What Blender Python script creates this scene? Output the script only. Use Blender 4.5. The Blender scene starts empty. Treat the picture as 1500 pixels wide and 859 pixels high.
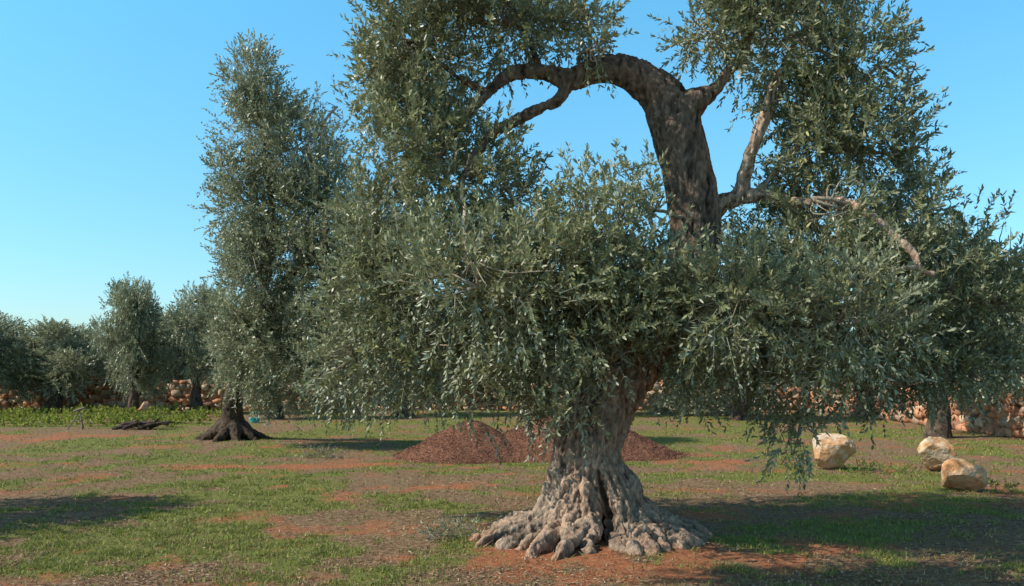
import bpy, bmesh, math, random
import numpy as np
from mathutils import Vector
rng=np.random.default_rng(11)
random.seed(5)
scene=bpy.context.scene

# ---------------------------------------------------------------- helpers
def _h(ix,iy,iz,seed):
    h=(ix*374761393+iy*668265263+iz*1442695041+seed*974634777)&0xffffffff
    h=((h^(h>>13))*1274126177)&0xffffffff
    h=(h^(h>>16))&0xffffffff
    return h/4294967295.0
def vnoise(p,seed=0):
    i=np.floor(p).astype(np.int64); f=p-i; f=f*f*(3-2*f)
    x,y,z=i[:,0],i[:,1],i[:,2]
    def L(a,b,t): return a+(b-a)*t
    c=[[[_h(x+a,y+b,z+d,seed) for d in (0,1)] for b in (0,1)] for a in (0,1)]
    X=[[L(c[0][b][d],c[1][b][d],f[:,0]) for d in (0,1)] for b in (0,1)]
    Y=[L(X[0][d],X[1][d],f[:,1]) for d in (0,1)]
    return L(Y[0],Y[1],f[:,2])
def fbm(p,octs=4,seed=0):
    s=0;a=.5;t=0;q=np.array(p,dtype=float)
    for k in range(octs):
        s=s+a*vnoise(q,seed+k*17);t+=a;a*=.5;q=q*2.03+5.1
    return s/t
def fbm2(x,y,sc,octs=4,seed=0):
    return fbm(np.stack([np.ravel(x)*sc,np.ravel(y)*sc,np.zeros(np.size(x))+.37],1),octs,seed)
def sstep(a,b,x):
    t=np.clip((x-a)/(b-a),0,1);return t*t*(3-2*t)
def nrm(v): return v/np.maximum(np.linalg.norm(v,axis=-1,keepdims=True),1e-9)

def mesh_np(name,V,groups,col=None,smooth=False,mat=None):
    me=bpy.data.meshes.new(name)
    V=np.asarray(V,dtype=np.float32)
    me.vertices.add(len(V)); me.vertices.foreach_set("co",V.ravel())
    loops=np.concatenate([g.ravel() for g in groups]).astype(np.int32)
    tot=np.concatenate([np.full(len(g),g.shape[1]) for g in groups])
    start=np.concatenate([[0],np.cumsum(tot)[:-1]]).astype(np.int32)
    me.loops.add(len(loops)); me.loops.foreach_set("vertex_index",loops)
    me.polygons.add(len(tot)); me.polygons.foreach_set("loop_start",start)
    if smooth: me.polygons.foreach_set("use_smooth",np.ones(len(tot),dtype=bool))
    me.update(calc_edges=True)
    if col is not None:
        a=me.attributes.new("col",'FLOAT_COLOR','POINT')
        c=np.ones((len(V),4),dtype=np.float32); c[:,:3]=col
        a.data.foreach_set("color",c.ravel())
    if mat: me.materials.append(mat)
    return me
def add_obj(name,me,parent=None,loc=(0,0,0)):
    o=bpy.data.objects.new(name,me); scene.collection.objects.link(o); o.location=loc
    if parent: o.parent=parent
    return o
def add_empty(name,loc=(0,0,0)):
    o=bpy.data.objects.new(name,None); scene.collection.objects.link(o); o.location=loc
    o.empty_display_size=.3
    return o

# ---------------------------------------------------------------- materials
def new_mat(name):
    m=bpy.data.materials.new(name); m.use_nodes=True
    nt=m.node_tree; return m,nt,nt.nodes,nt.links,nt.nodes["Principled BSDF"]
def attr_mat(name,rough=.9,nscale=30,lo=.65,hi=1.3,bump=.3,bscale=60,bdist=.01,spec=.2,stretch=None):
    m,nt,N,L,b=new_mat(name)
    a=N.new("ShaderNodeAttribute");a.attribute_name="col"
    tc=N.new("ShaderNodeTexCoord");src=tc.outputs["Object"]
    if stretch:
        mp=N.new("ShaderNodeMapping");mp.inputs["Scale"].default_value=stretch;L.new(src,mp.inputs[0]);src=mp.outputs[0]
    n=N.new("ShaderNodeTexNoise");n.inputs["Scale"].default_value=nscale;n.inputs["Detail"].default_value=5
    L.new(src,n.inputs["Vector"])
    mr=N.new("ShaderNodeMapRange");mr.inputs[1].default_value=.3;mr.inputs[2].default_value=.7
    mr.inputs[3].default_value=lo;mr.inputs[4].default_value=hi
    L.new(n.outputs["Fac"],mr.inputs[0])
    vm=N.new("ShaderNodeVectorMath");vm.operation='SCALE'
    L.new(a.outputs["Color"],vm.inputs[0]);L.new(mr.outputs[0],vm.inputs["Scale"])
    L.new(vm.outputs[0],b.inputs["Base Color"])
    b.inputs["Roughness"].default_value=rough
    b.inputs["Specular IOR Level"].default_value=spec
    if bump>0:
        n2=N.new("ShaderNodeTexNoise");n2.inputs["Scale"].default_value=bscale;n2.inputs["Detail"].default_value=6
        L.new(src,n2.inputs["Vector"])
        bp=N.new("ShaderNodeBump");bp.inputs["Strength"].default_value=bump;bp.inputs["Distance"].default_value=bdist
        L.new(n2.outputs["Fac"],bp.inputs["Height"]);L.new(bp.outputs[0],b.inputs["Normal"])
    return m
def leaf_mat(name,under=(0.48,0.49,0.34),rough=.40,trans=.27,spec=.55):
    m,nt,N,L,b=new_mat(name)
    a=N.new("ShaderNodeAttribute");a.attribute_name="col"
    g=N.new("ShaderNodeNewGeometry")
    mx=N.new("ShaderNodeMix");mx.data_type='RGBA'
    mul=N.new("ShaderNodeMath");mul.operation='MULTIPLY';mul.inputs[1].default_value=.8
    L.new(g.outputs["Backfacing"],mul.inputs[0]);L.new(mul.outputs[0],mx.inputs[0])
    L.new(a.outputs["Color"],mx.inputs[6]);mx.inputs[7].default_value=(*under,1)
    L.new(mx.outputs[2],b.inputs["Base Color"])
    b.inputs["Roughness"].default_value=rough;b.inputs["Specular IOR Level"].default_value=spec
    t=N.new("ShaderNodeBsdfTranslucent");
    L.new(a.outputs["Color"],t.inputs["Color"])
    ms=N.new("ShaderNodeMixShader");ms.inputs[0].default_value=trans
    L.new(b.outputs[0],ms.inputs[1]);L.new(t.outputs[0],ms.inputs[2])
    L.new(ms.outputs[0],N["Material Output"].inputs["Surface"])
    return m
M_leaf=leaf_mat("olive_leaves")
M_bark=attr_mat("olive_bark",.9,30,.65,1.35,1.0,46,.022,.10,(1,1,.42))
M_stone=attr_mat("limestone",.9,9,.78,1.2,.6,25,.02,.2)
M_grass=leaf_mat("grass_blades",under=(.20,.22,.07),rough=.6,trans=.25,spec=.2)
M_litter=attr_mat("leaf_litter",.85,50,.8,1.2,0)
M_mulch=attr_mat("mulch",.95,25,.5,1.4,.9,60,.03,.1)
M_simple=attr_mat("weathered_item",.7,20,.8,1.15,.2,40,.005,.3)

# ---------------------------------------------------------------- foliage
def leaves(P,D,SL,ll,lw,n,base_cols,hexa=True,droop=.12,seed=0,stemw=.004,yel=None):
    r=np.random.default_rng(seed)
    m=len(P);P=P[:,None,:];D=nrm(D)[:,None,:]
    R=nrm(r.normal(size=(m,1,3)))
    U=nrm(np.cross(D,R));W=np.cross(D,U)
    k=np.arange(n)[None,:]
    t=((k//2)+.6*(k%2)*.3+.4)/(n/2)
    t=np.clip(t+r.normal(scale=.02,size=(m,n)),0,1)[...,None]
    phi=((k%2)*math.pi+((k//2)%2)*math.pi/2+r.normal(scale=.35,size=(m,n)))[...,None]
    SLn=SL[:,None,None]
    g=np.zeros((m,n,3));g[...,2]=1
    C=P+D*SLn*t-g*droop*SLn*t*t
    a=(np.radians(52)-np.radians(25)*t[...,0]+r.normal(scale=.22,size=(m,n)))[...,None]
    l=nrm(D*np.cos(a)+(U*np.cos(phi)+W*np.sin(phi))*np.sin(a)+r.normal(scale=.1,size=(m,n,3)))
    s=nrm(np.cross(l,D+1e-4));nn=np.cross(s,l)
    roll=r.normal(scale=.5,size=(m,n,1))
    s2=s*np.cos(roll)+nn*np.sin(roll);n2=np.cross(s2,l)
    ln=(ll*r.uniform(.65,1.2,size=(m,n,1)))*(1-.25*t)
    w=lw*r.uniform(.8,1.25,size=(m,n,1))*.5
    b=C
    if hexa:
        vs=[b,b+l*ln*.35+s2*w,b+l*ln*.72+s2*w*.75-n2*ln*.04,b+l*ln-n2*ln*.1,b+l*ln*.72-s2*w*.75-n2*ln*.04,b+l*ln*.35-s2*w]
    else:
        vs=[b,b+l*ln*.45+s2*w,b+l*ln-n2*ln*.06,b+l*ln*.45-s2*w]
    kv=len(vs)
    V=np.stack(vs,2).reshape(-1,3)
    F=np.arange(m*n*kv).reshape(-1,kv)
    bc=np.array(base_cols)
    cl=fbm(P[:,0,:]*1.3,2,seed+3)
    mixv=np.clip(cl*2.4-.65+r.normal(scale=.18,size=m),0,1)[:,None]*np.ones((1,n))
    mixv=np.clip(mixv+r.normal(scale=.28,size=(m,n)),0,1)[...,None]
    col=bc[0]*(1-mixv)+bc[1]*mixv
    yl=(r.random((m,n))<.04)[...,None]
    col=np.where(yl,bc[2],col)
    col=col*r.uniform(.7,1.3,size=(m,n,1))
    col=np.repeat(col.reshape(-1,3),kv,axis=0)
    sw=stemw
    e0=P[:,0,:];dd=D[:,0,:];u=U[:,0,:]*sw
    g1=np.zeros((m,3));g1[:,2]=1
    sl=SL[:,None]
    mid=e0+dd*sl*.5-g1*droop*sl*.25;end=e0+dd*sl-g1*droop*sl
    e_1=e0-dd*sl*.4
    S=np.stack([e_1-u,e_1+u,mid-u*.6,mid+u*.6,end-u*.2,end+u*.2],1).reshape(-1,3)
    o=len(V)+np.arange(m)[:,None]*6
    SF=np.concatenate([o+np.array([[0,1,3,2]]),o+np.array([[2,3,5,4]])])
    scol=np.tile(np.array([[.24,.21,.13]]),(len(S),1))
    return np.concatenate([V,S]),[F,SF],np.concatenate([col,scol])

def crown_points(clumps,dens,seed,gapf=1.6,gap=.42,updir=.5,edge=.30):
    """clumps: (x,y,z,rx,ry,rz,density)"""
    r=np.random.default_rng(seed);Ps=[];Ds=[]
    for c in clumps:
        cx,cy,cz,rx,ry,rz=c[:6];dn=c[6] if len(c)>6 else 1
        n=int(dens*dn*(rx*ry*rz)**.75)
        d=nrm(r.normal(size=(n,3)))
        rad=r.random(n)**(1/2.3)*(1+edge*(fbm(d*2.2+cx,2,seed+9)-.5)*2)
        p=d*rad[:,None]*np.array([rx,ry,rz])+np.array([cx,cy,cz])
        g=fbm(p*gapf,3,seed+1)
        keep=(g>gap+r.normal(scale=.03,size=n))
        p=p[keep];d=d[keep]
        up=np.where(d[:,2]>-.35,updir,-.55)[:,None]*np.array([[0,0,1]])
        D=nrm(d*.75+up+r.normal(scale=.42,size=p.shape))
        Ps.append(p);Ds.append(D)
    return np.concatenate(Ps),np.concatenate(Ds)

OL=[(.110,.126,.046),(.280,.292,.145),(.39,.36,.13)]

# ---------------------------------------------------------------- wood
def cat(pts,sub=6):
    p=np.array(pts,float);out=[]
    q=np.vstack([2*p[0]-p[1],p,2*p[-1]-p[-2]])
    for i in range(1,len(q)-2):
        for s in range(sub):
            t=s/sub
            out.append(.5*((2*q[i])+(-q[i-1]+q[i+1])*t+(2*q[i-1]-5*q[i]+4*q[i+1]-q[i+2])*t*t+(-q[i-1]+3*q[i]-3*q[i+1]+q[i+2])*t**3))
    out.append(p[-1]);return np.array(out)
def tube(pts,seg=10,sub=5,wob=0,seed=0,fl=0):
    q=cat(pts,sub);q[:,3]=np.maximum(q[:,3],.002)
    n=len(q);P=q[:,:3].copy()
    if wob>0:
        nz=np.stack([fbm(P*2.3+k*31.7,3,seed+k)-.5 for k in range(3)],1)
        env=np.clip(np.arange(n)/(n*.2),0,1)[:,None]
        P=P+nz*2*wob*env
    T=nrm(np.gradient(P,axis=0))
    ref=np.array([0,1,0.]) if abs(T[:,1]).mean()<.8 else np.array([1,0,0.])
    A=nrm(np.cross(T,ref));B=np.cross(T,A)
    th=np.linspace(0,2*math.pi,seg,endpoint=False)
    rr=q[:,3][:,None]*(1+fl*(np.sin(3*th+seed)[None,:]*.6+np.sin(5*th+seed*2)[None,:]*.4))
    V=P[:,None,:]+rr[...,None]*(A[:,None,:]*np.cos(th)[None,:,None]+B[:,None,:]*np.sin(th)[None,:,None])
    V=V.reshape(-1,3);F=[]
    i=np.arange(n-1)[:,None]*seg;j=np.arange(seg)[None,:];j2=(j+1)%seg
    F=np.stack([i+j,i+j2,i+seg+j2,i+seg+j],-1).reshape(-1,4)
    c0=len(V);V=np.vstack([V,P[0],P[-1]])
    jj=np.arange(seg);k2=(jj+1)%seg
    T1=np.stack([np.full(seg,c0),k2,jj],1);T2=np.stack([np.full(seg,c0+1),(n-1)*seg+jj,(n-1)*seg+k2],1)
    return V,F,np.vstack([T1,T2])
def join_tubes(tl):
    Vs=[];Q=[];T=[];o=0
    for V,F,t in tl:
        Vs.append(V);Q.append(F+o);T.append(t+o);o+=len(V)
    return np.vstack(Vs),[np.vstack(Q),np.vstack(T)]
def remeshed(name,tl,voxel,amp=1.0,seed=0,carve=None,cols=None,smooth_it=4,ampf=None,polar=None):
    V,G=join_tubes(tl)
    me=mesh_np(name+"_raw",V,G)
    o=add_obj(name+"_tmp",me)
    md=o.modifiers.new("r",'REMESH');md.mode='VOXEL';md.voxel_size=voxel
    sm=o.modifiers.new("s",'SMOOTH');sm.iterations=smooth_it;sm.factor=.5
    dg=bpy.context.evaluated_depsgraph_get();ev=o.evaluated_get(dg)
    m2=bpy.data.meshes.new_from_object(ev)
    bpy.data.objects.remove(o);bpy.data.meshes.remove(me)
    n=len(m2.vertices);co=np.empty(n*3,np.float32);m2.vertices.foreach_get("co",co);co=co.reshape(-1,3).astype(float)
    no=np.empty(n*3,np.float32);m2.vertices.foreach_get("normal",no);no=no.reshape(-1,3)
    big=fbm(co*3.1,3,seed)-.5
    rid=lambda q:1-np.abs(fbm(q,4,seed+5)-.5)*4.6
    ridg=rid(co*np.array([15,15,2.8])+big[:,None]*2.5)
    rs=1.0
    if polar is not None:      # grain follows the flare of the roots
        th=np.arctan2(co[:,1]-polar[1],co[:,0]-polar[0]);R=np.hypot(co[:,1]-polar[1],co[:,0]-polar[0])
        a=7.5;q=np.stack([np.cos(th)*a,np.sin(th)*a,(R-co[:,2])*3.4],1)+big[:,None]*2.0
        w=sstep(1.1,.6,co[:,2]);ridg=ridg*(1-w)+rid(q)*w
        rs=1-.3*w
    fine=fbm(co*np.array([36,36,22]),3,seed+8)-.5
    thick=amp if ampf is None else ampf(co)
    disp=(big*.10+(ridg-.5)*.055*rs+fine*.030)*thick
    if carve is not None:
        co,dk=carve(co)
    else: dk=np.ones(n)
    co=co+no*disp[:,None]
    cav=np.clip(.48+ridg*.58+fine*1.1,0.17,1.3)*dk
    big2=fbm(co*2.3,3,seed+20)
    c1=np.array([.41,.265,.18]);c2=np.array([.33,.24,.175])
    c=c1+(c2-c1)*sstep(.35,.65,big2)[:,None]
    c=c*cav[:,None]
    if polar is not None:      # red soil dusted on the lowest roots
        dz=(sstep(.10,-.02,co[:,2]+(big2-.5)*.25)*.6)[:,None]
        c=c*(1-dz)+np.array([.34,.15,.08])*dz
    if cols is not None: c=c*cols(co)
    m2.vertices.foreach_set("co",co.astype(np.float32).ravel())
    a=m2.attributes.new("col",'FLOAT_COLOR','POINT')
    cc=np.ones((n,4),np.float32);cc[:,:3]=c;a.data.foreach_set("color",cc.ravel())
    m2.polygons.foreach_set("use_smooth",np.ones(len(m2.polygons),bool))
    m2.materials.clear();m2.materials.append(M_bark);m2.update();m2.name=name
    return m2
def thin_branches(name,starts,targets,seed,r0=.022,per=6,spread=.6):
    r=np.random.default_rng(seed);tl=[]
    S=np.array(starts)
    for c in targets:
        ctr=np.array(c[:3]);rad=np.array(c[3:6])
        d=np.linalg.norm(S-ctr,axis=1);s=S[np.argmin(d)]
        mid=(s+ctr)/2+r.normal(scale=.12,size=3)+np.array([0,0,.1])
        q=[(*s,r0*1.4),(*mid,r0*1.1),(*ctr,r0*.8)]
        tl.append(tube(q,6,4,.06,seed+len(tl)))
        for k in range(per):
            dd=nrm(r.normal(size=3));dd[2]=dd[2]*.8+.15
            st=np.array(q[1][:3])*.4+ctr*.6 if k%2 else ctr
            e=ctr+dd*rad*r.uniform(.7,1.0)
            m=(st+e)/2+r.normal(scale=.08,size=3)
            tl.append(tube([(*st,r0*.6),(*m,r0*.42),(*e,r0*.18)],5,4,.05,seed+len(tl)))
    V,G=join_tubes(tl)
    z=fbm(V*6,2,seed)
    col=np.array([.36,.29,.21])*(.6+.8*z[:,None])
    return mesh_np(name,V,G,col,True,M_bark)

# ---------------------------------------------------------------- ground
def hgt(x,y):
    x=np.asarray(x,float);y=np.asarray(y,float);sh=x.shape
    h=(fbm2(x,y,.35,3,4)-.5)*.10+(fbm2(x,y,3.1,3,6)-.5)*.025
    d=np.sqrt((x-.87)**2+(y-8.7)**2).ravel()
    h=h+.07*np.exp(-(d/1.3)**2)
    return h.reshape(sh)
def masks(x,y):
    x=np.ravel(x);y=np.ravel(y)
    g=fbm2(x,y*1.2,.6,4,21)+.07*sstep(10,16,y)-.045+.60*(fbm2(x,y,2.6,3,77)-.5)
    g=g-.18*np.exp(-(((x+.2)/2.1)**2+((y-8.8)/2.4)**2))+.24*np.exp(-(((x+3.0)/1.1)**2+((y-8.6)/1.3)**2))
    g=g+.12*np.exp(-(((x+4)/2.)**2+((y-12)/3)**2))+.1*np.exp(-(((x+4.2)/1.)**2+((y-7.3)/.7)**2))
    g=sstep(.38,.62,g)
    d=np.sqrt((x-.95)**2+((y-8.0)*1.0)**2)
    nz=fbm2(x,y,1.7,4,33)
    red=np.exp(-(d/1.7)**2)*1.0+.9*np.exp(-((y-22.5-.12*(x+10))/1.6)**2)*sstep(-7.5,-11,x)
    red=red+.8*np.exp(-(((x-3.9)/1.7)**2+((y-16.1)/.5)**2))+.5*np.exp(-(((x-5.)/.5)**2+((y-15.2)/.6)**2))
    red=red+.40*np.exp(-((y-15.5)/.8)**2)*sstep(4.,-1,x)+.35*np.exp(-(((x+1.5)/2.2)**2+((y-12.8)/.9)**2))
    red=red+.6*np.exp(-(((x-2.4)/.9)**2+((y-10.2)/.6)**2))
    red=sstep(.35,.95,red+(nz-.5)*2.2)+.60*sstep(.47,.70,fbm2(x,y,1.3,4,51))
    return g,np.clip(red,0,1)
def axis(lo,hi,step,out_lo,out_hi,gr=1.09):
    a=list(np.arange(lo,hi,step));s=step
    v=a[-1]
    while v<out_hi: s*=gr;v+=s;a.append(v)
    s=step;v=a[0];pre=[]
    while v>out_lo: s*=gr;v-=s;pre.append(v)
    return np.array(pre[::-1]+a)
xs=axis(-11,11,.085,-900,900);ys=axis(4,20,.085,-250,1200)
X,Y=np.meshgrid(xs,ys)
Z=hgt(X,Y)*(np.exp(-(np.maximum(0,np.hypot(X,Y)-60)/60)))
nx=len(xs);ny=len(ys)
V=np.stack([X.ravel(),Y.ravel(),Z.ravel()],1)
i=(np.arange(ny-1)[:,None]*nx+np.arange(nx-1)[None,:]).ravel()
F=np.stack([i,i+1,i+nx+1,i+nx],1)
gm,rm=masks(X,Y)
col=np.stack([gm,rm,fbm2(X,Y,.6,3,91)],1)
M_ground,nt,N,L,b=new_mat("olive_grove_soil")
a=N.new("ShaderNodeAttribute");a.attribute_name="col"
sep=N.new("ShaderNodeSeparateColor");L.new(a.outputs["Color"],sep.inputs[0])
geo=N.new("ShaderNodeNewGeometry")
def noise_node(scale,detail=6,rough=.6):
    n=N.new("ShaderNodeTexNoise");n.inputs["Scale"].default_value=scale;n.inputs["Detail"].default_value=detail;n.inputs["Roughness"].default_value=rough
    L.new(geo.outputs["Position"],n.inputs["Vector"]);return n
def ramp(src,stops):
    r=N.new("ShaderNodeValToRGB");e=r.color_ramp.elements
    e[0].position=stops[0][0];e[0].color=(*stops[0][1],1);e[1].position=stops[-1][0];e[1].color=(*stops[-1][1],1)
    for p,c in stops[1:-1]:
        k=e.new(p);k.color=(*c,1)
    L.new(src,r.inputs[0]);return r
n1=noise_node(14,8,.7);n2=noise_node(38,6,.7);n3=noise_node(5,6,.65)
dry=ramp(n1.outputs["Fac"],[(.33,(.12,.065,.035)),(.5,(.25,.155,.085)),(.68,(.38,.26,.155))])
grn=ramp(n2.outputs["Fac"],[(.3,(.085,.09,.025)),(.5,(.19,.195,.05)),(.7,(.29,.28,.085))])
redr=ramp(n1.outputs["Fac"],[(.3,(.25,.085,.042)),(.55,(.42,.165,.078)),(.72,(.52,.26,.14))])
def perturb(src,nn,amt):
    m=N.new("ShaderNodeMath");m.operation='MULTIPLY_ADD';m.inputs[1].default_value=amt
    L.new(nn.outputs["Fac"],m.inputs[0]);L.new(src,m.inputs[2])
    r=N.new("ShaderNodeMapRange");r.inputs[1].default_value=.3+amt*.5;r.inputs[2].default_value=.75+amt*.5
    L.new(m.outputs[0],r.inputs[0]);return r.outputs[0]
mx=N.new("ShaderNodeMix");mx.data_type='RGBA';L.new(perturb(sep.outputs[0],n1,1.3),mx.inputs[0]);L.new(dry.outputs[0],mx.inputs[6]);L.new(grn.outputs[0],mx.inputs[7])
mx2=N.new("ShaderNodeMix");mx2.data_type='RGBA';L.new(perturb(sep.outputs[1],n3,1.5),mx2.inputs[0]);L.new(mx.outputs[2],mx2.inputs[6]);L.new(redr.outputs[0],mx2.inputs[7])
L.new(mx2.outputs[2],b.inputs["Base Color"]);b.inputs["Roughness"].default_value=.95;b.inputs["Specular IOR Level"].default_value=.1
bp=N.new("ShaderNodeBump");bp.inputs["Strength"].default_value=.9;bp.inputs["Distance"].default_value=.035
L.new(n2.outputs["Fac"],bp.inputs["Height"]);L.new(bp.outputs[0],b.inputs["Normal"])
add_obj("ground",mesh_np("ground",V,[F],col,True,M_ground))

# ---------------------------------------------------------------- grass + litter
def scatter(n,y0,y1,wid=.72,seed=0):
    r=np.random.default_rng(seed)
    u=r.random(n);y=1/(1/y0-u*(1/y0-1/y1));x=(r.random(n)*2-1)*wid*y
    return x,y,r
x,y,r=scatter(640000,5.8,34,seed=3)
g,rd=masks(x,y)
tuft=sstep(.47,.62,fbm2(x,y,5.5,3,14))
p=(g*.85+.07)*(1-.85*rd)*(.12+.88*tuft)
k=r.random(len(x))<p
x=x[k];y=y[k];g=g[k];n=len(x)
z=hgt(x,y)
hh=r.uniform(.012,.048,n)*(1+.010*y);az=r.random(n)*6.28;ln=r.normal(scale=.5,size=(n,2))
w=(.0028+.0005*y)*r.uniform(.7,1.4,n)
bx=np.stack([np.cos(az)*w,np.sin(az)*w,np.zeros(n)],1)
B=np.stack([x,y,z-.004],1);tip=B+np.stack([ln[:,0]*hh,ln[:,1]*hh,hh],1)
V=np.stack([B-bx,B+bx,tip],1).reshape(-1,3)
c=np.where((r.random(n)<.22+.35*(1-g))[:,None],np.array([[.40,.31,.15]]),np.array([[.18,.22,.035]])+(r.random((n,1))*np.array([[.17,.13,.035]])))
add_obj("grass",mesh_np("grass",V,[np.arange(3*n).reshape(-1,3)],np.repeat(c*r.uniform(.7,1.2,(n,1)),3,0),False,M_grass))
x,y,r=scatter(210000,5.8,26,seed=8)
g,rd=masks(x,y)
k=r.random(len(x))<(.25+.5*(1-g))*(.12+.88*sstep(.38,.62,fbm2(x,y,1.7,3,66)))*(1-.5*rd)
x=x[k];y=y[k];n=len(x);z=hgt(x,y)+.005+r.random(n)*.010
az=r.random(n)*6.28;l=r.uniform(.007,.024,n)*(1+.02*y);w=l*r.uniform(.16,.30,n);ti=r.normal(scale=.25,size=n)
d=np.stack([np.cos(az),np.sin(az),ti],1);s=np.stack([-np.sin(az),np.cos(az),r.normal(scale=.35,size=n)],1)
C=np.stack([x,y,z],1)
V=np.stack([C-d*l[:,None],C+s*w[:,None],C+d*l[:,None],C-s*w[:,None]],1).reshape(-1,3)
pal=np.array([[.34,.22,.13],[.22,.12,.065],[.11,.065,.04],[.44,.33,.21],[.27,.20,.11],[.36,.16,.085]])
c=pal[r.integers(0,6,n)]*r.uniform(.7,1.2,(n,1))
add_obj("fallen_leaves",mesh_np("fallen_leaves",V,[np.arange(4*n).reshape(-1,4)],np.repeat(c,4,0),False,M_litter))

# ---------------------------------------------------------------- rocks
def cube_stone():
    pts={};faces=[]
    def vid(a):
        if a not in pts: pts[a]=len(pts)
        return pts[a]
    for ax in range(3):
        for sgn in (-1,1):
            for u in range(2):
                for v in range(2):
                    q=[]
                    for (du,dv) in ((0,0),(1,0),(1,1),(0,1)):
                        a=[0,0,0];a[ax]=sgn;a[(ax+1)%3]=u+du-1;a[(ax+2)%3]=v+dv-1;q.append(vid(tuple(a)))
                    if sgn<0:q=q[::-1]
                    faces.append(q)
    P=np.array([k for k in pts],float)
    P=P*.62+nrm(P)*.48*1.15
    return P*.72,np.array(faces)
CS,CF=cube_stone()
def stones(name,centers,sizes,cols,seed):
    r=np.random.default_rng(seed);m=len(centers)
    V=CS[None]*sizes[:,None,:]*.64+r.normal(scale=.085,size=(m,26,3))*sizes[:,None,:]
    a=r.normal(scale=.25,size=m);ca,sa=np.cos(a)[:,None],np.sin(a)[:,None]
    yy=V[...,1]*1;zz=V[...,2]*1
    xx=V[...,0]*ca-zz*sa;zz=V[...,0]*sa+zz*ca
    V=np.stack([xx,yy,zz],-1)+centers[:,None,:]
    F=(CF[None]+np.arange(m)[:,None,None]*26).reshape(-1,4)
    return mesh_np(name,V.reshape(-1,3),[F],np.repeat(cols,26,0),False,M_stone)
def wall(name,p0,p1,h,thick,seed,ss=.26,red=.3):
    r=np.random.default_rng(seed);p0=np.array(p0,float);p1=np.array(p1,float)
    Ln=np.linalg.norm(p1-p0);d=(p1-p0)/Ln;nn=np.array([-d[1],d[0]])
    C=[];S=[]
    z=0
    while z<h*1.15:
        hz=ss*r.uniform(.55,.85);u=0
        while u<Ln:
            w=ss*r.uniform(.5,1.8)
            top=h*(.70+.6*vnoise(np.array([[u*.35,0,seed]]),3)[0])
            if z<top:
                for sd in (-1,1):
                    q=p0+d*(u+w/2)+nn*sd*(thick/2-ss*.3+r.normal(scale=.05))
                    C.append((q[0],q[1],z+hz/2+r.normal(scale=.03)))
                    if abs(d[0])>.5:S.append((w,ss*1.2,hz*1.15))
                    else:S.append((ss*1.2,w,hz*1.15))
            u+=w*.97
        z+=hz*.93
    C=np.array(C);S=np.array(S);m=len(C)
    base=np.array([.54,.38,.26]);rd=np.array([.50,.235,.13]);dk=np.array([.26,.14,.09])
    t=r.random((m,1));c=np.where(t<red,rd,np.where(t>.88,dk,base))*r.uniform(.7,1.2,(m,1))
    add_obj(name,stones(name,C,S,c,seed+1))
wall("dry_stone_wall",(-42,38.5),(13.5,38),1.15,.6,3,.30,.5)
wall("dry_stone_wall",(13.6,37.6),(13.2,13),1.25,.6,4,.30,.55)

def boulder(name,loc,size,seed,rot=0,tint=(1,1,1)):
    bm=bmesh.new();bmesh.ops.create_icosphere(bm,subdivisions=5,radius=1)
    me=bpy.data.meshes.new(name);bm.to_mesh(me);bm.free()
    n=len(me.vertices);co=np.empty(n*3,np.float32);me.vertices.foreach_get("co",co);co=co.reshape(-1,3).astype(float)
    r=np.random.default_rng(seed)
    for k in range(13):
        d=nrm(r.normal(size=3));t=r.uniform(.48,.74)
        dd=co@d;ov=np.maximum(dd-t,0);co=co-ov[:,None]*d[None]*.97
    co=co*(1+.12*(fbm(co*2.2+seed,4,seed)-.5)[:,None]*2+.05*(fbm(co*9,3,seed)-.5)[:,None]*2)
    co=co/np.abs(co).max(0)
    ca,sa=math.cos(rot),math.sin(rot)
    co=np.stack([co[:,0]*ca-co[:,1]*sa,co[:,0]*sa+co[:,1]*ca,co[:,2]],1)*np.array(size)/2
    me.vertices.foreach_set("co",co.astype(np.float32).ravel())
    f=fbm(co*6+seed,4,seed+4)[:,None];low=sstep(.15,-.3,co[:,2]/size[2])[:,None]
    w=sstep(.46,.62,f)
    c=np.array([.66,.53,.39])*(1-w)+np.array([.54,.31,.16])*w
    c=c*(1-low*.6)+np.array([.47,.24,.12])*low*.6
    crack=np.abs(fbm(co*5+9,4,seed+7)-.5)[:,None];c=c*(.65+.35*sstep(0,.015,crack))*np.array(tint)
    a=me.attributes.new("col",'FLOAT_COLOR','POINT');cc=np.ones((n,4),np.float32);cc[:,:3]=c;a.data.foreach_set("color",cc.ravel())
    me.materials.append(M_stone)
    o=add_obj(name,me,None,loc);return o
boulder("boulder",(5.50,14.8,.27),(.80,.6,.72),5,.2)
boulder("boulder",(7.25,14.5,.27),(.72,.55,.66),9,.7,(.97,.90,.80))
boulder("boulder",(6.42,12.25,.20),(.76,.6,.56),14,1.2,(.98,.82,.68))

# ---------------------------------------------------------------- mulch heap
gx=np.arange(-3.2,4.4,.035);gy=np.arange(15.2,19.6,.035);GX,GY=np.meshgrid(gx,gy)
def mh(x,y):
    x=np.asarray(x,float);y=np.asarray(y,float);sh=x.shape;x=x.ravel();y=y.ravel()
    def cone(cx,cy,h,rx,ry):
        rr=np.sqrt(((x-cx)/rx)**2+((y-cy)/ry)**2);return h*(1.12-np.sqrt(rr*rr+.02)*1.12)
    a=np.maximum.reduce([cone(-.85,17.2,.74,1.5,1.3),cone(1.05,17.6,.92,1.7,1.6),cone(2.15,17.4,.5,1.4,1.1),cone(.15,17.4,.62,1.1,1.2)])
    a=a+(fbm2(x,y,1.6,4,5)-.5)*.22*sstep(-.1,.2,a)+(fbm2(x,y,9,3,8)-.5)*.07
    return a.reshape(sh)
GZ=np.maximum(mh(GX,GY),-.12)
nx=len(gx);ny=len(gy)
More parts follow.
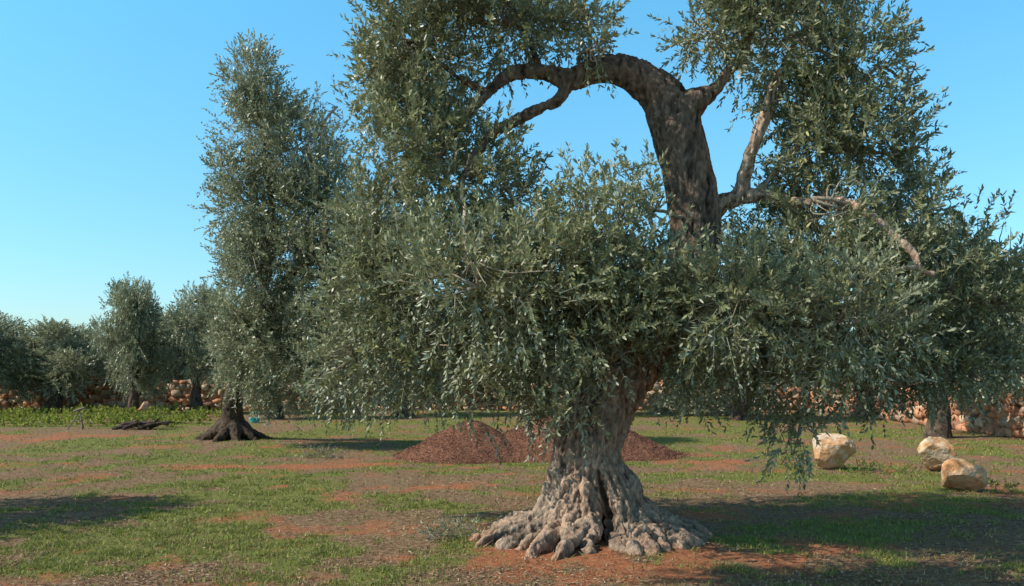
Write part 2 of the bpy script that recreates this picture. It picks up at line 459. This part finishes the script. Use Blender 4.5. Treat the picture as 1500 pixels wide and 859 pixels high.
i=(np.arange(ny-1)[:,None]*nx+np.arange(nx-1)[None,:]).ravel()
F=np.stack([i,i+1,i+nx+1,i+nx],1)
V=np.stack([GX.ravel(),GY.ravel(),GZ.ravel()],1)
cn=fbm(V*3,3,2)[:,None]
heap=add_empty("mulch_heap")
add_obj("heap_body",mesh_np("heap_body",V,[F],np.array([.22,.10,.062])*(.6+.8*cn),True,M_mulch),heap)
n=60000;r=np.random.default_rng(4)
x=r.uniform(-2.6,3.8,n);y=r.uniform(15.5,19.2,n);z=mh(x,y);k=z>-.03-.3*(r.random(n)<.06);x=x[k];y=y[k];z=np.maximum(z[k],.03)+.006;n=len(x)
az=r.random(n)*6.28;l=r.uniform(.006,.020,n);w=l*r.uniform(.25,.6,n)
d=nrm(np.stack([np.cos(az),np.sin(az),r.normal(scale=.6,size=n)],1));s=nrm(np.cross(d,nrm(r.normal(size=(n,3)))))
C=np.stack([x,y,z],1)
V=np.stack([C-d*l[:,None],C+s*w[:,None],C+d*l[:,None],C-s*w[:,None]],1).reshape(-1,3)
pal=np.array([[.25,.115,.07],[.19,.088,.055],[.29,.14,.085],[.15,.072,.048],[.31,.18,.12]])
c=pal[r.integers(0,5,n)]*r.uniform(.7,1.2,(n,1))
add_obj("heap_chips",mesh_np("heap_chips",V,[np.arange(4*n).reshape(-1,4)],np.repeat(c,4,0),False,M_litter),heap)

# ---------------------------------------------------------------- main olive tree
tree=add_empty("ancient_olive_tree",(0.0,0,0))
limbs=[
 [(.87,8.78,-.2,.44),(.84,8.76,.12,.40),(.76,8.75,.45,.34),(.77,8.78,.94,.33),(.90,8.85,1.30,.31),(1.12,8.9,1.66,.29),(1.5,9,2.05,.28),(1.80,9.05,2.5,.26),(1.94,9.1,3.1,.25),(1.90,9.1,3.6,.25),(1.80,9.1,4.0,.25),(1.72,9.1,4.38,.26),(1.60,9.1,4.6,.23),(1.42,9.1,4.75,.195),(1.2,9.05,4.86,.165),(.9,9,4.87,.135),(.6,9,4.78,.11),(.3,9,4.86,.08),(0,8.95,4.82,.065),(-.25,8.9,4.6,.05),(-.5,8.8,4.3,.038),(-.8,8.7,3.8,.025)],
 [(.60,9,4.80,.085),(.48,8.95,4.55,.06),(.2,8.9,4.40,.05),(0,8.85,4.3,.045),(-.25,8.8,4.1,.035),(-.5,8.7,3.7,.025)],
 [(1.72,9.1,4.35,.22),(1.94,9.05,4.56,.15),(2.12,9.1,4.68,.075),(2.28,9.1,4.88,.055),(2.45,9.15,5.05,.045),(2.6,9.2,5.5,.03)],
 [(1.90,9.1,3.10,.17),(2.1,9.1,3.38,.11),(2.3,9.1,3.53,.09),(2.6,9.1,3.58,.07),(2.95,9.1,3.5,.055),(3.3,9.1,3.2,.04),(3.6,9,2.9,.03)],
 [(2.44,9.1,3.50,.08),(2.47,9.05,3.85,.07),(2.55,9,4.15,.07),(2.68,9,4.42,.06),(2.75,9,4.7,.045),(3.0,9,5.2,.03)],
 [(2.6,9.1,3.58,.04),(2.85,9.1,3.9,.032),(3.1,9.1,4.15,.027),(3.4,9.1,4.25,.02)],
 [(2.95,9.1,3.5,.045),(3.3,8.7,3.45,.035),(3.52,8.4,3.25,.03),(3.70,8.3,3.05,.03),(3.82,8.2,2.88,.030),(3.88,8.15,2.70,.027),(4.02,8.15,2.64,.02)],
 [(1.8,9,2.5,.13),(2.2,9,2.6,.085),(2.7,9.1,2.5,.065),(3.4,9.2,2.4,.05),(4.2,9.2,2.35,.035),(5,9.2,2.3,.025)],
 [(1.6,9.0,2.15,.12),(1.1,9.1,2.4,.08),(.4,9.2,2.6,.055),(-.4,9.3,2.5,.04),(-1.2,9.3,2.4,.03)],
 [(1.0,8.8,1.45,.15),(.98,8.6,1.66,.12),(.98,8.5,1.78,.09)],
 [(-.25,8.9,4.6,.04),(-.7,9,4.9,.03),(-1.1,9,5.2,.022)],
 [(.3,9,4.86,.05),(.2,9.1,5.2,.035),(0,9.2,5.6,.025)],
 [(0,9.2,5.6,.03),(-.6,8.0,5.95,.03),(-1.5,6.6,5.9,.025),(-2.6,5.6,5.7,.02)],  # unseen forward limb, added to carry the overhead shading lobes
]
tl=[tube(l,18,6,.03 if i else .02,i,.14 if i==0 else .05) for i,l in enumerate(limbs)]
r=random.Random(8)
roots=[(-178,1.22),(-166,1.25),(-153,1.38),(-141,1.25),(-129,1.38),(-117,1.32),(-106,1.45),(-96,1.1),(-74,1.0),(-64,1.2),(-52,1.15),(-41,1.3),(-29,1.2),(-16,1.25),(-2,1.2),(22,1.1),(60,1.1),(95,1.1),(130,1.1),(160,1.2)]
for i,(a,ln) in enumerate(roots):
    an=math.radians(a);cx,cy=.85,8.76;ca,sa=math.cos(an),math.sin(an)
    k=r.uniform(.8,1.3);a2=an+r.uniform(-.13,.13);c2,s2=math.cos(a2),math.sin(a2);dz=r.uniform(-.05,.10)
    pts=[(cx-.07+ca*.19,cy+sa*.19,.95+dz,.05*k),(cx-.04+ca*.29,cy+sa*.29,.58+dz,.095*k),(cx+ca*.44,cy+sa*.44,.34+dz,.092*k),(cx+ca*.62,cy+sa*.62,.20,.085*k),
         (cx+c2*ln*.72,cy+s2*ln*.72,.11,.078*k),(cx+c2*ln*.88,cy+s2*ln*.88,.035,.06),(cx+c2*ln*1.05,cy+s2*ln*1.05,-.10,.035)]
    tl.append(tube(pts,12,6,.10,40+i,.25))
    if r.random()<.6:
        a3=a2+r.choice([-1,1])*.17
        tl.append(tube([(cx+c2*.6,cy+s2*.6,.15,.06),(cx+math.cos(a3)*.8,cy+math.sin(a3)*.8,.10,.055),(cx+math.cos(a3)*1.0,cy+math.sin(a3)*1.0,.05,.045),(cx+math.cos(a3)*1.2,cy+math.sin(a3)*1.2,-.08,.025)],10,5,.10,80+i,.2))
for i in range(8):
    an=r.uniform(-3.1,.1);R=r.uniform(.4,.9);z=.42*(1-R)+.10+r.uniform(-.03,.04);q=r.uniform(.04,.075)
    x_,y_=.85+math.cos(an)*R,8.76+math.sin(an)*R
    tl.append(tube([(x_,y_,z-q,q*.6),(x_,y_,z,q),(x_,y_,z+q*.6,q*.5)],9,3))
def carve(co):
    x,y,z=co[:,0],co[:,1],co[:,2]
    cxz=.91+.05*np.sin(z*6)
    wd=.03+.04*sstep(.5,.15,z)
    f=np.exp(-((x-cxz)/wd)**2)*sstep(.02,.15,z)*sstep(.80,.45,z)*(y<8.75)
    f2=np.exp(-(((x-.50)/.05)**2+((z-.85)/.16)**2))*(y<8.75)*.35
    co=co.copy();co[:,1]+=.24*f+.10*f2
    return co,1-.55*np.clip(f,0,1)-.5*f2  # shade inside the hollow is also put into the bark colour
def ampf(co): return .40+.60*sstep(2.4,1.4,co[:,2])
def topcol(co):  # crown shade on upper trunk and sunlit right limbs put into colour
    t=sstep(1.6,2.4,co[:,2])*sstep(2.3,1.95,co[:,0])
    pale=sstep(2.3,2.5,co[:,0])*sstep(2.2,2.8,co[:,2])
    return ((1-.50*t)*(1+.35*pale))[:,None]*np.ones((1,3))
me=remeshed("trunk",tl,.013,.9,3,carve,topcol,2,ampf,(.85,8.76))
add_obj("trunk",me,tree)
PX=1/139.
def cl(px,py,rx,ry,yy=9.0,dn=1,rd=None):   # crown lobes measured on the tree, converted to metres
    return ((px-750)*PX*(yy/9),yy,1.7+(545-py)*PX*(yy/9),rx*PX,(rd if rd else min(1.1,(rx+ry)*.5*PX*1.0)),ry*PX,dn)
C=[cl(620,65,95,85),cl(565,110,50,85),cl(745,35,110,55),cl(850,35,60,45,9,.8),cl(865,75,40,30,8.7,.6),cl(700,-40,130,60),
 cl(600,215,85,110),cl(690,265,100,110),cl(755,300,60,70,8.8,.8),cl(555,330,60,90,9.3),cl(570,420,90,110,9,.9),cl(700,410,140,110,8.7,.85),cl(840,370,110,95,8.2,.85),cl(880,290,60,55,8.2,.4),
 cl(935,415,80,80,8.3,.85),cl(950,310,25,65,8.4,.55),cl(620,525,110,75),cl(500,540,60,50,9.5),cl(760,520,110,80,8.6,.9),cl(870,480,110,80,8.2,.9),cl(845,590,45,35,8.1,.6),cl(700,590,60,30,8.8,.6),
 cl(540,500,90,90,9.3),cl(800,440,120,110,8.5,.8),cl(940,510,60,50,8.2,.8),cl(780,590,50,30,8.5,.5),
 cl(1015,480,80,90,8.4),cl(1100,460,90,100,9),cl(1200,410,100,120,9),cl(1170,555,75,75,8.8),cl(1170,640,36,36,8.7,.8),cl(1290,450,105,120,9),cl(1120,370,60,50,9.2,.7),cl(1010,560,60,40,9,.7),cl(1080,550,60,50,9.3,.8),
 cl(1150,55,100,80),cl(1245,95,75,100),cl(1240,220,100,100),cl(1200,310,85,70,9.2,.7),cl(1040,50,55,55,9,.8),cl(1090,0,70,50),cl(1150,-50,140,60),cl(1320,310,75,90),cl(1330,220,35,60,9,.6),
 cl(1395,430,90,90,9),cl(1440,350,60,45,9,.5),cl(1475,450,70,90,9,.9),cl(1350,530,90,60,9.2),cl(1270,560,80,40,8.9,.7),cl(1330,120,20,50,9,.25),cl(1420,520,60,60,9.2,.8),cl(1180,160,60,70,9.3,.7),cl(1130,290,50,40,9.4,.5),cl(1230,310,60,50,8.5,.7),cl(1500,370,50,55,9.2,.6),cl(1480,540,60,45,9.4,.7),
 cl(600,300,110,110,9.9,.5,.6),cl(700,450,160,120,10,.35,.6),cl(1250,420,150,130,10,.5,.6),cl(900,450,150,100,10,.35,.5),
 cl(760,30,140,60,10.1,.6,.6),cl(1180,80,120,90,10.1,.6,.6),cl(620,120,90,110,9.9,.7,.6),
 cl(1080,440,90,80,7.7,.7,.6),cl(1230,470,100,80,7.6,.7,.6),cl(700,420,120,90,7.6,.6,.6),
 (-4.0,5.3,5.5,.7,.55,.45,1.5),(-3.1,5.4,5.6,.7,.55,.45,1.6),(-2.3,5.3,5.5,.7,.55,.45,1.6),(-1.6,5.7,5.7,.6,.5,.4,1.4),(-1.2,6.6,5.9,.7,.5,.35,1.0)]  # unseen overhead lobes, added to cast shade on the right foreground
P,D=crown_points(C,1080,17,2.3,.435,.5,.42)
rr=rng.random(len(P));x_,y_,z_=P.T
# a pruned olive: the windows around the arching limb and the trunk are kept clear of shoots
kill=((((x_-.98)/.60)**2+((z_-4.42)/.29)**2<1)&(y_>7.9)&(rr<.95))
kill|=((np.abs(x_-2.15)<.22)&(np.abs(z_-4.05)<.38)&(rr<.95))
kill|=((np.abs(x_-1.42)<.26)&(z_>5.02)&(z_<5.9)&(rr<.93)&(y_>8))
kill|=((x_>1.55)&(x_<2.15)&(z_>3.3)&(z_<4.9)&(y_<9.35)&(rr<.93))
kill|=((np.abs(x_-1.35)<.42)&(np.abs(z_-4.8)<.20)&(y_<9.3)&(y_>8)&(rr<.9))
kill|=((np.abs(x_-2.58)<.20)&(z_>3.6)&(z_<4.7)&(y_<9.1)&(rr<.85))
kill|=((np.abs(x_-3.72)<.22)&(np.abs(z_-2.95)<.35)&(y_<8.6)&(rr<.6))
kill|=((x_>.5)&(x_<1.3)&(z_<1.15)&(y_<9.2))
kill|=((x_>.80)&(x_<1.40)&(z_>1.15)&(z_<1.9)&(y_<9)&(rr<.85))
P=P[~kill];D=D[~kill]
SL=np.random.default_rng(2).uniform(.16,.42,len(P))
Vv,G,cc=leaves(P,D,SL,.082,.0220,18,OL,True,.15,5,.0026)
add_obj("crown_leaves",mesh_np("crown_leaves",Vv,G,cc,False,M_leaf),tree)
print("SPRIGS main",len(P))
sk=np.concatenate([cat(l,4)[8 if i==0 else 2:,:3] for i,l in enumerate(limbs)])
add_obj("twigs",thin_branches("twigs",sk,C,31,.017,9),tree)

def small_plant(name,clumps,dens,ll,lw,cols,seed,n=12,sl=(.1,.2),mat=None,droop=.1):
    P,D=crown_points(clumps,dens,seed,2,.2)
    k=P[:,2]>0;P=P[k];D=D[k]
    SL=np.random.default_rng(seed).uniform(sl[0],sl[1],len(P))
    V,G,c=leaves(P,D,SL,ll,lw,n,cols,False,droop,seed)
    return add_obj(name,mesh_np(name,V,G,c,False,mat or M_leaf))
small_plant("pruned_olive_branch",[(-.55,8.7,.06,.32,.2,.10),(-.75,8.6,.05,.2,.15,.07)],1800,.05,.014,[(.16,.18,.08),(.26,.27,.14),(.2,.18,.1)],3)
small_plant("brush_pile",[(-4.0,16.9,.05,.6,.35,.10),(-3.6,17.1,.05,.4,.3,.08)],900,.06,.016,[(.14,.10,.07),(.22,.16,.11),(.2,.15,.1)],4)
small_plant("brush_pile",[(7.3,33,.3,1.6,.8,.55),(9.2,33.5,.3,1.3,.8,.5),(6,33,.2,1,.7,.4)],330,.2,.06,[(.22,.22,.13),(.34,.34,.22),(.2,.18,.12)],5,12,(.3,.5))
small_plant("weeds",[(5.9,14.5,.05,.35,.25,.12),(5.0,15.1,.05,.3,.2,.1),(6.9,12.2,.04,.3,.2,.08),(7.6,14.2,.05,.3,.2,.1),(6.3,14.2,.04,.5,.2,.07)],1500,.06,.018,[(.12,.18,.04),(.18,.24,.06),(.2,.2,.06)],6,10,(.06,.14),M_grass)
rows=[]
rr=random.Random(3)
for yy in (26.5,28.3,30.2,32.4,34.5):
    xx=-24
    while xx<-10.6-(yy-30)*.1:
        rows.append((xx+rr.uniform(-.2,.2),yy+rr.uniform(-.2,.2),.08,.42,.4,rr.uniform(.10,.24)));xx+=rr.uniform(.55,1.05)
small_plant("vegetable_patch",rows,420,.10,.06,[(.22,.27,.04),(.38,.40,.06),(.46,.38,.08)],7,10,(.10,.20),M_grass)

# ---------------------------------------------------------------- tall olive on the left
tree2=add_empty("tall_olive_tree")
limbs2=[
 [(-7.05,21.5,-.1,.50),(-7.05,21.5,.2,.36),(-7.02,21.4,.7,.25),(-6.75,21.0,1.6,.20),(-6.1,20.2,2.8,.15),(-5.5,19.4,4.2,.12),(-5.4,19.1,5.8,.08),(-5.7,19,8.2,.03)],
 [(-5.9,20,3.2,.11),(-4.9,19.2,3.9,.09),(-4.1,18.8,4.6,.07),(-4.3,18.7,6.3,.04)],
 [(-6.1,20.2,2.6,.10),(-5,19.3,2.7,.08),(-3.9,18.5,3.0,.10),(-3.95,17.9,4.1,.08),(-3.8,18.0,5.2,.03)],
]
tl=[tube(l,12,5,.1,i,.1) for i,l in enumerate(limbs2)]
for a in range(0,360,36):
    an=math.radians(a+9);k=rr.uniform(.8,1.2)
    tl.append(tube([(-7.05+math.cos(an)*.2,21.5+math.sin(an)*.2,.5,.11),(-7.05+math.cos(an)*.5,21.5+math.sin(an)*.5,.16,.12),(-7.05+math.cos(an)*.95*k,21.5+math.sin(an)*.95*k,-.08,.06)],8,4,.06,a,.1))
m=remeshed("trunk_b",tl,.04,.7,7,None,lambda co:np.full((len(co),3),.28))
add_obj("trunk",m,tree2)
C2=[(-5.85,19,8.2,.60,.7,.85),(-5.6,19,7.1,1.0,1.0,1.1),(-4.8,19,6.7,.95,1,1.0),(-5.75,19,5.4,.95,1,1.1),(-4.4,19,5.4,1.3,1.2,1.3),(-5.45,19,4.0,1.1,1.1,1.1),(-4.0,19,3.7,1.3,1.2,1.3),
 (-5.5,19,2.6,1.15,1.1,1.0),(-4.2,19,2.3,1.4,1.2,1.0),(-5.8,19.3,1.6,.8,.8,.7),(-2.8,19,2.0,1.2,1.1,.95),(-3.2,19,4.8,1.0,1,1.2),(-4.9,19.2,1.5,.9,.8,.7),(-6.1,19.3,2.3,.6,.7,.9),(-6.0,19.2,3.3,.6,.6,.8),(-3.6,19,1.4,1.0,.8,.6),
 (-6.6,20.6,2.0,.6,.6,.7),(-6.4,19.2,4.6,.35,.5,.5,.6),(-6.5,19.1,6.3,.3,.4,.4,.6),(-3.9,19,7.6,.35,.4,.3,.4)]
P,D=crown_points(C2,720,23,1.8,.44,.5,.5)
SL=np.random.default_rng(2).uniform(.25,.58,len(P))
Vv,G,cc=leaves(P,D,SL,.115,.034,15,[(.145,.16,.078),(.33,.34,.195),(.40,.37,.16)],False,.12,9,.004)
add_obj("crown_leaves",mesh_np("crown_leaves_b",Vv,G,cc,False,M_leaf),tree2)
print("SPRIGS tall",len(P))
sk=np.concatenate([cat(l,4)[4:,:3] for l in limbs2])
add_obj("twigs",thin_branches("twigs_b",sk,C2,33,.03,6),tree2)

# ---------------------------------------------------------------- template olives
def template(seed,H=5.,W=2.1,nsp=420):
    r=random.Random(seed)
    lm=[];C=[]
    base=[(0,0,-.1,.42),(0,0,.25,.30),(r.uniform(-.1,.1),0,.8,.22),(r.uniform(-.2,.2),0,1.3,.2)]
    lm.append(base+[(r.uniform(-.4,.4),r.uniform(-.3,.3),2.4,.12),(r.uniform(-.4,.4),0,H*.75,.04)])
    for k in range(5):
        an=k*1.26+r.uniform(-.3,.3);R=W*r.uniform(.45,.65)
        lm.append([(0,0,1.0,.14),(math.cos(an)*R*.5,math.sin(an)*R*.5,1.9,.11),(math.cos(an)*R,math.sin(an)*R,2.7,.07),(math.cos(an)*R*1.1,math.sin(an)*R*1.1,H*.75,.03)])
    for k in range(18):
        an=r.uniform(0,6.28);hz=r.uniform(.28,.86);R=W*math.sqrt(max(.05,1-((hz-.45)/.5)**2))*r.uniform(.35,.80)
        s=r.uniform(.5,1.0)
        C.append((math.cos(an)*R,math.sin(an)*R,H*hz,s*W*.42,s*W*.42,s*H*.16,1))
    C.append((0,0,H*.8,W*.4,W*.4,H*.17,1))
    C.append((0,0,H*.53,W*.55,W*.55,H*.18,.6))
    m=remeshed("bg_trunk_%d"%seed,[tube(l,9,4,.08,seed+i,.1) for i,l in enumerate(lm)],.06,.8,seed,None,lambda co:np.full((len(co),3),.35))
    P,D=crown_points(C,nsp,seed,1.3,.41,.5,.45)
    SL=np.random.default_rng(seed).uniform(.22,.50,len(P))
    V,G,c=leaves(P,D,SL,.145,.045,13,[(.15,.165,.08),(.34,.35,.20),(.40,.37,.18)],False,.1,seed,.005)
    print("tmpl",len(P))
    return m,mesh_np("bg_crown_%d"%seed,V,G,c,False,M_leaf)
TM=[template(s) for s in (101,102,103,104)]
def put_tree(k,x,y,sw,sh,rot,parent=None,name="olive_tree"):
    if parent is None:
        e=add_empty(name,(x,y,0));e.rotation_euler=(0,0,rot);e.scale=(sw,sw,sh)
        add_obj("trunk",TM[k][0],e);add_obj("crown_leaves",TM[k][1],e)
    else:
        for nm,m in (("trunk",TM[k][0]),("crown_leaves",TM[k][1])):
            o=add_obj(nm,m,parent,(x,y,0));o.rotation_euler=(0,0,rot);o.scale=(sw,sw,sh)
put_tree(0,-15.3,34.5,.74,1.12,.5)
put_tree(1,-13.0,35.2,.90,1.08,2.0)
put_tree(2,-19.6,36.5,1.15,.80,1.0)
put_tree(3,-22.6,35.5,1.1,.86,3.1)
put_tree(1,11.0,22.0,.95,1.16,4.0)
put_tree(2,8.2,30.5,1.15,1.05,.3)
put_tree(0,3.6,34,1.15,.95,2.6)
put_tree(3,-4.2,33,1.2,1.0,5.1)
put_tree(2,15.8,28.,1.2,1.05,5.5)
put_tree(1,-10.0,9.6,1.0,.95,.9)
put_tree(3,-8.6,31,.9,.9,2.2)
grove=add_empty("distant_olive_grove")
r=random.Random(77)
for row,yy in enumerate((43,50,58,70)):
    xx=-46-row*8
    while xx<46+row*8:
        put_tree(r.randrange(4),xx,yy+r.uniform(-2,2),r.uniform(1.0,1.35),r.uniform(.78,.98),r.uniform(0,6.28),grove)
        xx+=r.uniform(3.6,5.2)
for yy in range(12,42,5):
    put_tree(r.randrange(4),17.5+r.uniform(-1,2),yy+r.uniform(-1,1),r.uniform(1.0,1.3),r.uniform(.85,1.0),r.uniform(0,6.28),grove)

# ---------------------------------------------------------------- small things
def cols(V,c): return np.tile(np.array([c]),(len(V),1))
def tubes_obj(name,tubs,c,mat=M_simple):
    V,G=join_tubes(tubs);return add_obj(name,mesh_np(name,V,G,cols(V,c),True,mat))
bx,by=-12.9,25.4
tubes_obj("wooden_trestle",[tube([(bx-.22,by-.2,0,.018),(bx-.05,by,.42,.018),(bx,by,.6,.018)],6,3),tube([(bx+.22,by-.2,0,.018),(bx+.05,by,.42,.018),(bx,by,.6,.018)],6,3),
  tube([(bx,by+.3,0,.018),(bx,by+.1,.4,.018),(bx,by,.62,.018)],6,3),tube([(bx-.15,by,.52,.03),(bx,by,.58,.03),(bx+.2,by,.64,.03)],6,3),tube([(bx-.13,by-.12,.25,.012),(bx,by-.12,.25,.012),(bx+.13,by-.12,.25,.012)],6,3)],(.20,.16,.12))
tb=[]
r=random.Random(4)
for k in range(14):
    cx=-10.9+r.uniform(-.5,.5);cy=25.3+r.uniform(-.3,.3);an=r.uniform(-.9,.9);ln=r.uniform(.25,.5);z=r.uniform(.03,.2)
    tb.append(tube([(cx-math.cos(an)*ln,cy-math.sin(an)*ln,z*.4,.05),(cx,cy,z+.03,.045),(cx+math.cos(an)*ln,cy+math.sin(an)*ln,z+r.uniform(0,.14),.015)],7,4,.09,k))
tubes_obj("log_pile",tb,(.07,.05,.04),M_bark)
boulder("boulder",(-14.2,33.0,.25),(.5,.4,.6),21,0,(.75,.55,.45))
bm=bmesh.new()
prof=[(.0,.02),(.15,.02),(.18,.14),(.20,.15),(.20,.17),(.17,.17),(.13,.05),(0,.05)]
sg=20;vs=[]
for (rr_,z) in prof: vs.append([bm.verts.new((rr_*math.cos(2*math.pi*i/sg),rr_*math.sin(2*math.pi*i/sg),z)) for i in range(sg)] if rr_>0 else [bm.verts.new((0,0,z))])
for a_,b_ in zip(vs[:-1],vs[1:]):
    for i in range(sg):
        j=(i+1)%sg
        if len(a_)==1: bm.faces.new((a_[0],b_[j],b_[i]))
        elif len(b_)==1: bm.faces.new((a_[i],a_[j],b_[0]))
        else: bm.faces.new((a_[i],a_[j],b_[j],b_[i]))
me=bpy.data.meshes.new("plastic_tub");bm.to_mesh(me);bm.free()
at=me.attributes.new("col",'FLOAT_COLOR','POINT')
for d_ in at.data: d_.color=(.06,.36,.33,1)
me.materials.append(M_simple)
add_obj("plastic_tub",me,None,(-8.6,28.5,0))

# ---------------------------------------------------------------- light, sky, camera
el=math.radians(41);sh=Vector((.97,.24,0)).normalized()
to_sun=Vector((-sh.x*math.cos(el),-sh.y*math.cos(el),math.sin(el)))
sd=bpy.data.lights.new("sun",'SUN');sd.energy=5.0;sd.angle=math.radians(.5);sd.color=(1,.95,.85)
so=bpy.data.objects.new("sun",sd);scene.collection.objects.link(so)
so.rotation_euler=(-to_sun).to_track_quat('-Z','Y').to_euler();so.location=(-10,-5,15)
w=bpy.data.worlds.new("World");scene.world=w;w.use_nodes=True
N=w.node_tree.nodes;L=w.node_tree.links;bg=N["Background"]
sky=N.new("ShaderNodeTexSky");sky.sky_type='NISHITA';sky.sun_disc=False;sky.sun_elevation=el
sky.sun_rotation=math.atan2(to_sun.x,to_sun.y);sky.air_density=1.0;sky.dust_density=.4;sky.ozone_density=1.0
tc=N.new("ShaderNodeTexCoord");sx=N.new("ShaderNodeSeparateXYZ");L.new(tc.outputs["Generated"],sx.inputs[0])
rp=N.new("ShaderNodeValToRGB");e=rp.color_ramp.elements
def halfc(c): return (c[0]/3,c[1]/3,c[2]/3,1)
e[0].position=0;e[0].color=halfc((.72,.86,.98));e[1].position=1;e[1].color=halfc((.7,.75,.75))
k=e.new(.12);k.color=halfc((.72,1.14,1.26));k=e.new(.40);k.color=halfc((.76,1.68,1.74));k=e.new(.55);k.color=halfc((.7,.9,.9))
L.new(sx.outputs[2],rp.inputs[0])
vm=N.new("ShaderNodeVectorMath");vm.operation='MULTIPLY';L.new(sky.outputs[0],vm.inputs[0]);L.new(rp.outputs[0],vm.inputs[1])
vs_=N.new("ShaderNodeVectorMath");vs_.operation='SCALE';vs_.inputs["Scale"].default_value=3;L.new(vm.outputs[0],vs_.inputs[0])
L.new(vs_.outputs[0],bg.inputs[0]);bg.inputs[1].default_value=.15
cam=bpy.data.cameras.new("camera");co_=bpy.data.objects.new("camera",cam);scene.collection.objects.link(co_)
co_.location=(0,0,1.7);co_.rotation_euler=(math.radians(90),0,0)
cam.sensor_width=36;cam.lens=30;cam.shift_y=.077;cam.clip_end=3000;cam.clip_start=.05
scene.camera=co_
scene.view_settings.view_transform='Standard';scene.view_settings.look='None';scene.view_settings.exposure=0
